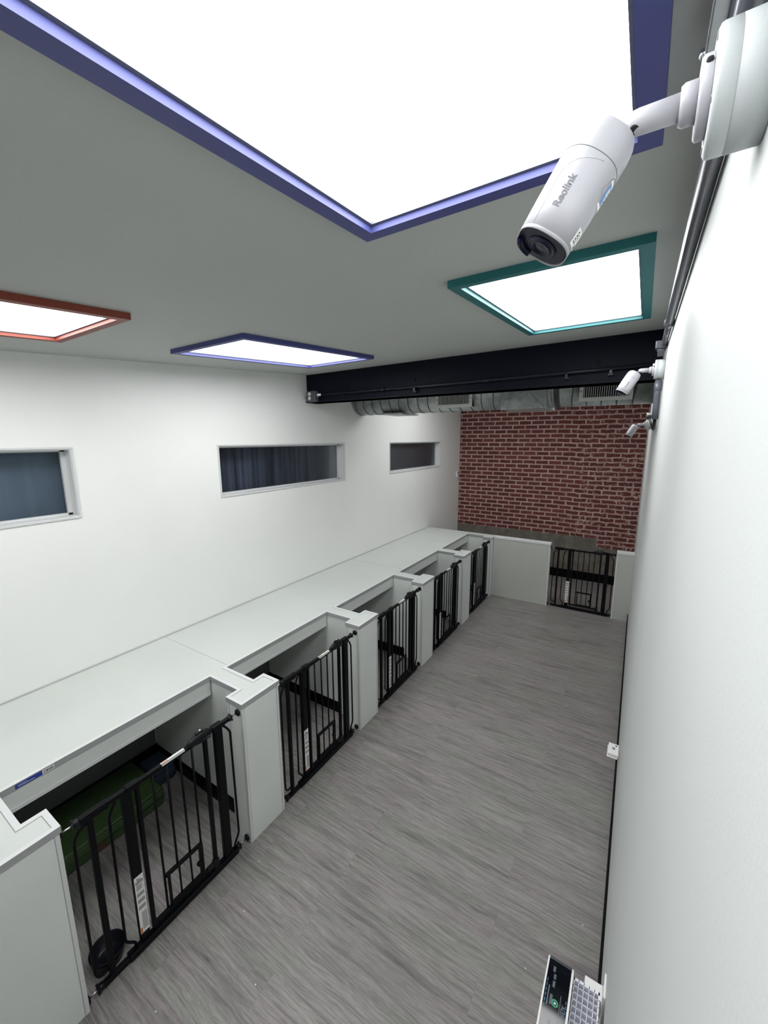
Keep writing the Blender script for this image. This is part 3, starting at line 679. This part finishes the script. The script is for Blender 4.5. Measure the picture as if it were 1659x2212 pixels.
c1 = thing('security_camera', BASE, 'large white bullet security camera closest to view, top right', 'security camera', 'white bullet cameras along the right wall')
RB = 0.0468
MB().lathe((0,0,0), (-1,0,0), [(0.0005,RB),(0.0265,RB),(0.027,RB-0.0008),(0.0276,RB),(0.0385,RB),(0.041,RB-0.0008),(0.0425,RB-0.004)], 72).build('junction_box', M['boxwhite'], c1)
bas = c1.children[0]
for a in (0.6, 2.2, 3.7, 5.3): MB().lathe((-0.0422, math.cos(a)*0.039, math.sin(a)*0.039), (-1,0,0), [(0,0.0034),(0.001,0.003)], 10).build('screw', M['camgroove'], bas)
mp = MB().lathe((-0.0425,0,0), (-1,0,0), [(0,0.030),(0.001,0.0305),(0.0075,0.0305),(0.0092,0.0285)], 56).build('mount_plate', M['camwhite'], c1)
bx('cable_slot', M['hole'], -0.0492,-0.0302,0.010,-0.0436,-0.0175,0.0150, parent=mp, bev=0.002)
MB().lathe((-0.0515,0,0), (-1,0,0), [(0,0.0165),(0.0105,0.0165),(0.0135,0.0145)], 12).build('lock_collar', M['camwhite'], c1)
arm = MB().lathe((-0.062,0,0), (-1,0,0), [(0,0.0112),(0.036,0.0108),(0.042,0.0100),(0.0465,0.0078),(0.0485,0.004)], 32).build('arm', M['camwhite'], c1)
MB().lathe(ELB+Vector((0.005,-0.004,-0.0062)), (0.1,-0.35,-1), [(-0.003,0.0048),(0.0032,0.0046)], 16).build('ball_socket', M['hole'], arm)
MB().tube([ELB+Vector((0.0,-0.003,-0.004)), TAIL-d_*0.0035, TAIL+d_*0.01], 0.0044, 16).build('ball_rod', M['steel'], c1)
b = MB(); b.rings([section(f, r) for f, r in PROF], cap=True)
for f_ in b.bm.faces:
    if len(f_.verts) > 4: f_.smooth = False
body = b.build('body', M['camwhite'], c1)
b = MB(); b.rings([section(0.995, 0.0287), section(1.03, 0.0288), section(1.03, 0.0277), section(0.995, 0.0277)], cap=False); b.build('hood_rim', M['camwhite'], body)
b = MB(); b.rings([section(0.99, 0.0275), section(1.012, 0.0275), section(1.022, 0.0262)]); fg = b.build('front_glass', M['camblack'], c1)
MB().lathe(TAIL+d_*(LB*1.018), d_, [(0,0.0165),(0.0016,0.0165),(0.0022,0.015),(0.0014,0.0138),(0.0014,0.0115),(0.0026,0.0105),(0.0010,0.0088),(0.0016,0.004),(0.0018,0.0)], 40).build('lens', M['camlens'], fg)
b = MB(); b.tube([on_body(1.03, g, -0.0045) for g in range(-160,-100,8)], 0.0040, 10); b.build('rain_lip', M['camblack'], fg)
b = MB(); groove(b, [(0.30+0.05*(abs(g)/80)**2, g) for g in range(-84, 85, 6)], 0.00040); b.build('shell_seam', M['camgroove'], body)
b = MB(); groove(b, [(0.99,-40),(0.80,-42),(0.62,-43),(0.52,-41),(0.46,-35),(0.42,-26),(0.385,-14),(0.36,0),(0.345,16)], 0.00030); b.build('side_crease', M['trimgrey'], body)
b = MB(); map_text(b, 'Reolink', 0.0100, lambda x, y: on_body(0.675 - x/LB, -18 - math.degrees(y/0.0315), 0.00035), 0.00022); b.build('brand_lettering', M['camgroove'], body)
b = MB(); groove(b, [(0.38,48),(0.35,54),(0.345,62),(0.40,72),(0.62,76),(0.66,74),(0.62,62),(0.52,44),(0.49,41),(0.38,48)], 0.00028); b.build('sticker_outline', M['camgroove'], body)
b = MB(); b.mi = 0; patch(b, 0.375, 0.60, 49, 72, 0.0003); b.mi = 1; patch(b, 0.40, 0.57, 50, 62, 0.0005); b.mi = 2; patch(b, 0.43, 0.49, 55, 60, 0.0007); patch(b, 0.47, 0.53, 58, 64, 0.0007)
b.mi = 3
for i in range(5): patch(b, 0.40+i*0.034, 0.42+i*0.034, 65, 68+(i % 2)*1.5, 0.0007, 1, 1)
o = b.build('sky_sticker', [M['sticker'], M['skyblue'], M['paleblue'], M['ink']], body); o['label'] = 'small blue and white sticker'
b = MB(); b.mi = 0; patch(b, 0.82, 0.97, 45, 72, 0.0003); b.mi = 1
for i in range(4): patch(b, 0.84+i*0.028, 0.857+i*0.028, 50, 54+(i % 2), 0.0005, 1, 1); patch(b, 0.85+i*0.024, 0.864+i*0.024, 57, 60+(i % 2), 0.0005, 1, 1)
patch(b, 0.93, 0.958, 62, 68, 0.0005)
o = b.build('serial_label', [M['sticker'], M['ink']], body); o['label'] = 'tiny white label with black print'
b = MB()
for i in range(3):
    for j in range(3): patch(b, 0.24+i*0.026, 0.247+i*0.026, 56+j*3.5+i*1.5, 57.6+j*3.5+i*1.5, 0.0003, 1, 1)
b.build('speaker_holes', M['ink'], body)
c2 = dup(c1, (0, 2.50, 2.650), label='middle white security camera in front of the dark beam and duct grille')
c3 = dup(c1, (0, 4.60, 2.440), label='farthest white security camera against the red brick wall')

# ================================================================== CONDUIT ALONG THE RIGHT WALL
root = thing('conduit', (0, 0, 2.69), 'thick grey conduit pipe high along the right wall between the cameras', 'conduit')
zc = lambda y: 2.711 + 0.0275*(y-0.62) - 2.69
RC = 0.0138
MB().tube([(-0.0165, y, zc(y)) for y in (-0.25, 0.58, 2.0)], RC, 24).build('pipe', M['conduit'], root)
MB().tube([(-0.0155, y, zc(y)) for y in (1.98, 2.2, 2.45)], 0.0120, 24).build('pipe', M['conduit'], root)
b = MB(); b.lathe((-0.0165, 1.955, zc(1.96)), (0,1,0.0275), [(0,0.0150),(0.003,0.0172),(0.045,0.0172),(0.048,0.0150)], 24); b.build('coupling', M['conduit'], root)
b = MB(); b.box(-0.050,2.45,zc(2.47)-0.020,-0.001,2.50,zc(2.47)+0.016, bev=0.005); b.lathe((-0.024,2.475,zc(2.47)-0.019), (0,0,-1), [(0,0.018),(0.012,0.018),(0.014,0.014),(0.034,0.014)], 18); b.build('connector', M['conduit'], root)
st = MB(); st.box(-0.046,0.46,0.048,-0.030,0.70,0.066, bev=0.002); st.box(-0.031,0.50,0.050,-0.001,0.66,0.060); o = st.build('strap', M['steel'], root)
b = MB(); b.lathe((-0.046,0.66,0.057), (-1,0,0), [(0,0.006),(0.003,0.006),(0.005,0.003)], 14); b.build('bolt_head', M['steel'], o)
# lower run from the middle camera to the far one
root = thing('conduit', (0, 2.5, 2.60), 'dark grey conduit dropping below the middle camera to the farthest camera', 'conduit')
MB().tube([(-0.020,-0.005,0.0),(-0.020,0.0,-0.07),(-0.019,0.005,-0.13),(-0.018,0.015,-0.19)], 0.0145, 20).build('pipe', M['conduit'], root)
MB().lathe((-0.020,-0.003,-0.012), (0,0.07,-1), [(0,0.0170),(0.04,0.0170),(0.043,0.0150)], 20).build('coupling', M['conduit'], root)
MB().tube(arc((-0.018,0.012,-0.18),(-0.014,0.06,-0.26),(-0.014,0.5,-0.225), 8)+[(-0.014,1.4,-0.165),(-0.020,2.04,-0.115)], 0.0075, 12).build('cable', M['gate_plastic'], root)
MB().lathe((-0.026,2.10,-0.112), (0,0,1), [(0,0.020),(0.016,0.020),(0.018,0.024),(0.036,0.024)], 16).build('connector', M['galv_dark'], root)
MB().lathe((-0.026,2.10,-0.076), (0,0,1), [(0,0.018),(0.02,0.018)], 16).build('white_cap', M['plug'], root)

# ================================================================== SMALL WALL FITTINGS
root = thing('thermostat', (XL, 7.035, 1.671), 'small white thermostat on the left wall by the brick corner', 'thermostat')
bx('housing', M['plug'], 0.0,-0.045,-0.055, 0.024,0.045,0.055, parent=root, bev=0.005)
bx('display', M['ink'], 0.024,-0.018,0.008, 0.0255,0.018,0.034, parent=root)
def wall_box(y0, y1, z0, z1, label):
    root = thing('wall_adapter', (0, (y0+y1)/2, z0), label, 'adapter', 'white boxes plugged low on the right wall'); L = (y1-y0)/2; H = z1-z0
    bx('housing', M['plug'], -0.063,-L,0.006,-0.006,L,H, parent=root, bev=0.004)
    bx('back_plate', M['plug'], -0.067,-L-0.004,0.0,-0.0105,L,0.006, parent=root, bev=0.002)
    b = MB(); b.lathe((-0.034,0,H), (0,0,1), [(0,0.009),(0.006,0.008),(0.009,0.004)], 14); b.build('knob', M['gridback'], root)
    b = MB(); b.lathe((-0.021,L*0.62,H-0.001), (0,0,1), [(0,0.0055),(0.0014,0.0055)], 12); b.build('hole', M['hole'], root)
wall_box(2.588, 2.692, 0.372, 0.40, 'small white box with a screw and hole low on the right wall')
root = thing('plug_adapter', (0, 1.258, 0.43), 'flat white plug adapter on the right wall beside the air purifier', 'adapter')
bx('housing', M['plug'], -0.060,-0.028,0.0,-0.006,0.020,0.070, parent=root, bev=0.002)
bx('prong_cover', M['plug'], -0.008,-0.02,0.01,-0.006,0.015,0.06, parent=root)
root = thing('wall_plate', (0, 1.214, 0.54), 'white outlet cover plate on the right wall by the air purifier', 'outlet')
bx('plate', M['plug'], -0.006,-0.035,-0.0575,0,0.035,0.0575, parent=root, bev=0.002)
for z in (-0.02, 0.02): bx('socket', M['sticker'], -0.0075,-0.016,z-0.014,-0.006,0.016,z+0.014, parent=root, bev=0.0007)

# ================================================================== AIR PURIFIER
root = thing('air_purifier', (-0.09, 1.04, 0), 'white air purifier with a black control panel and grid top by the right wall', 'air purifier')
X0, XM, X1 = -0.079, -0.002, 0.0765
bx('base', M['plug'], X0+0.006,-0.155,0.0,X1-0.004,0.155,0.03, parent=root, bev=0.006)
bx('housing', M['plug'], XM,-0.152,0.028,X1,0.152,0.575, parent=root, bev=0.008)
def loaf(x0, x1, dz, half=0.166):
    pts = []
    for i in range(25):
        y = -half+2*half*i/24; q = abs(y)/half; z = 0.628 - 0.012*q*q - 0.040*max(0, (q-0.86)/0.14)**2.2 + dz; pts.append((x0, y, z))
    return [(x0,-half,0.03)] + pts + [(x0,half,0.03)]
b = MB(); b.poly3(loaf(X0, XM, 0.0), (XM-X0,0,0)); shell = b.build('front_shell', M['plug'], root)
def strip(mb, x0, x1, dz, y0, y1, n=20, half=0.166):
    za = lambda y: 0.628 - 0.012*(abs(y)/half)**2 - 0.040*max(0, (abs(y)/half-0.86)/0.14)**2.2 + dz
    vs = [(mb.bm.verts.new((x0, y0+(y1-y0)*i/n, za(y0+(y1-y0)*i/n))), mb.bm.verts.new((x1, y0+(y1-y0)*i/n, za(y0+(y1-y0)*i/n)))) for i in range(n+1)]
    for i in range(n): mb._face([vs[i][0], vs[i+1][0], vs[i+1][1], vs[i][1]], True)
cpn = MB(); cpn.mi = 0; strip(cpn, X0+0.005, XM-0.006, 0.0012, -0.1655, 0.140); cpn.mi = 1; strip(cpn, X0+0.005, XM-0.006, 0.0012, 0.140, 0.1658, 10)
pan = cpn.build('control_panel', [M['glossblack'], M['bandgrey']], shell)
zt = lambda y: 0.628 - 0.012*(abs(y)/0.166)**2 + 0.0016
def on_panel(cx_, cy_): return lambda x, y: Vector((cx_ + y, cy_ - x, zt(cy_-x)))     # read from the room side
PXc = lambda f: X0+0.005 + (XM-0.006-X0-0.005)*f
ic = MB(); ic.mi = 0
map_text(ic, 'ALEN', 0.013, on_panel(PXc(0.83), 0.015))
ic.mi = 1
for i in range(7): strip(ic, PXc(0.925), PXc(0.955), 0.0017, -0.040+i*0.013, -0.031+i*0.013, 2)
ic.mi = 0; strip(ic, PXc(0.70), PXc(0.717), 0.0017, -0.032, 0.052, 6)
for f0, ya, yb in ((0.235,0.105,0.122),(0.30,0.085,0.100),(0.30,0.062,0.080),(0.27,0.016,0.042),(0.34,-0.045,-0.020)):
    for i in range(4): strip(ic, PXc(f0+i*0.028), PXc(f0+i*0.028+0.014), 0.0017, ya, yb, 2)
for f0, ya, yb in ((0.16,0.010,0.062),): strip(ic, PXc(f0), PXc(f0+0.03), 0.0017, ya, yb, 4)
ic.mi = 1
for i in range(6): strip(ic, PXc(0.055), PXc(0.085), 0.0017, 0.000+i*0.014, 0.010+i*0.014, 2)
ic.build('panel_print', [M['screentext'], M['screenblue']], shell)
def ring2(mb, r0, r1, c0, c1, dz, n=32):
    for i in range(n):
        a, a2 = 2*math.pi*i/n, 2*math.pi*(i+1)/n
        mb._face([mb.bm.verts.new((c0+math.cos(q)*r, c1+math.sin(q)*r, zt(c1)+dz)) for q, r in ((a,r0),(a2,r0),(a2,r1),(a,r1))])
rg = MB(); rg.mi = 0; ring2(rg, 0.0052, 0.0100, PXc(0.50), 0.024, 0.0004); rg.mi = 1; ring2(rg, 0.0016, 0.0029, PXc(0.50), 0.024, 0.0004)
o = rg.build('power_ring', [M['ring'], M['ringsym']], shell); o['label'] = 'glowing green ring with a white power symbol'
g = MB(); gx0, gx1, gy0, gy1, gz = XM+0.002, X1-0.002, -0.15, 0.150, 0.590
g.box(gx0, gy0, 0.575, gx0+0.003, gy1, gz); g.box(gx1-0.004, gy0, 0.575, gx1, gy1, gz); g.box(gx0, gy1-0.008, 0.575, gx1, gy1, gz); g.box(gx0, gy0, 0.575, gx1, gy0+0.004, gz)
for i in range(1, 5): x = gx0+(gx1-gx0)*i/5; g.box(x-0.0009, gy0, 0.578, x+0.0009, gy1, gz)
for i in range(1, 16): y = gy1-0.004-0.0182*i; g.box(gx0, y-0.0009, 0.578, gx1, y+0.0009, gz)
gr = g.build('outlet_grid', M['grid'], root)
bx('grid_recess', M['gridback'], gx0, gy0, 0.5755, gx1, gy1, 0.578, parent=gr)

# ================================================================== CRUMBS ON THE FLOOR
for i, (x, y) in enumerate([(-1.652,1.201),(-1.527,0.997),(-1.258,0.84),(-0.858,4.554),(-1.54,0.565),(-0.089,1.825),(-0.285,1.513),(-1.758,1.737)]):
    b = MB(); t_ = bmesh.new(); bmesh.ops.create_icosphere(t_, subdivisions=1, radius=0.0035)
    for v in t_.verts: v.co *= random.uniform(0.7, 1.2); v.co.z = max(v.co.z*0.6 + 0.0015, 0)
    b.join(t_); o = b.build('crumb', M['crumb'], None, (x, y, 0))
    tag(o, 'tiny white crumb on the grey plank floor', 'crumb', 'white crumbs scattered on the floor')
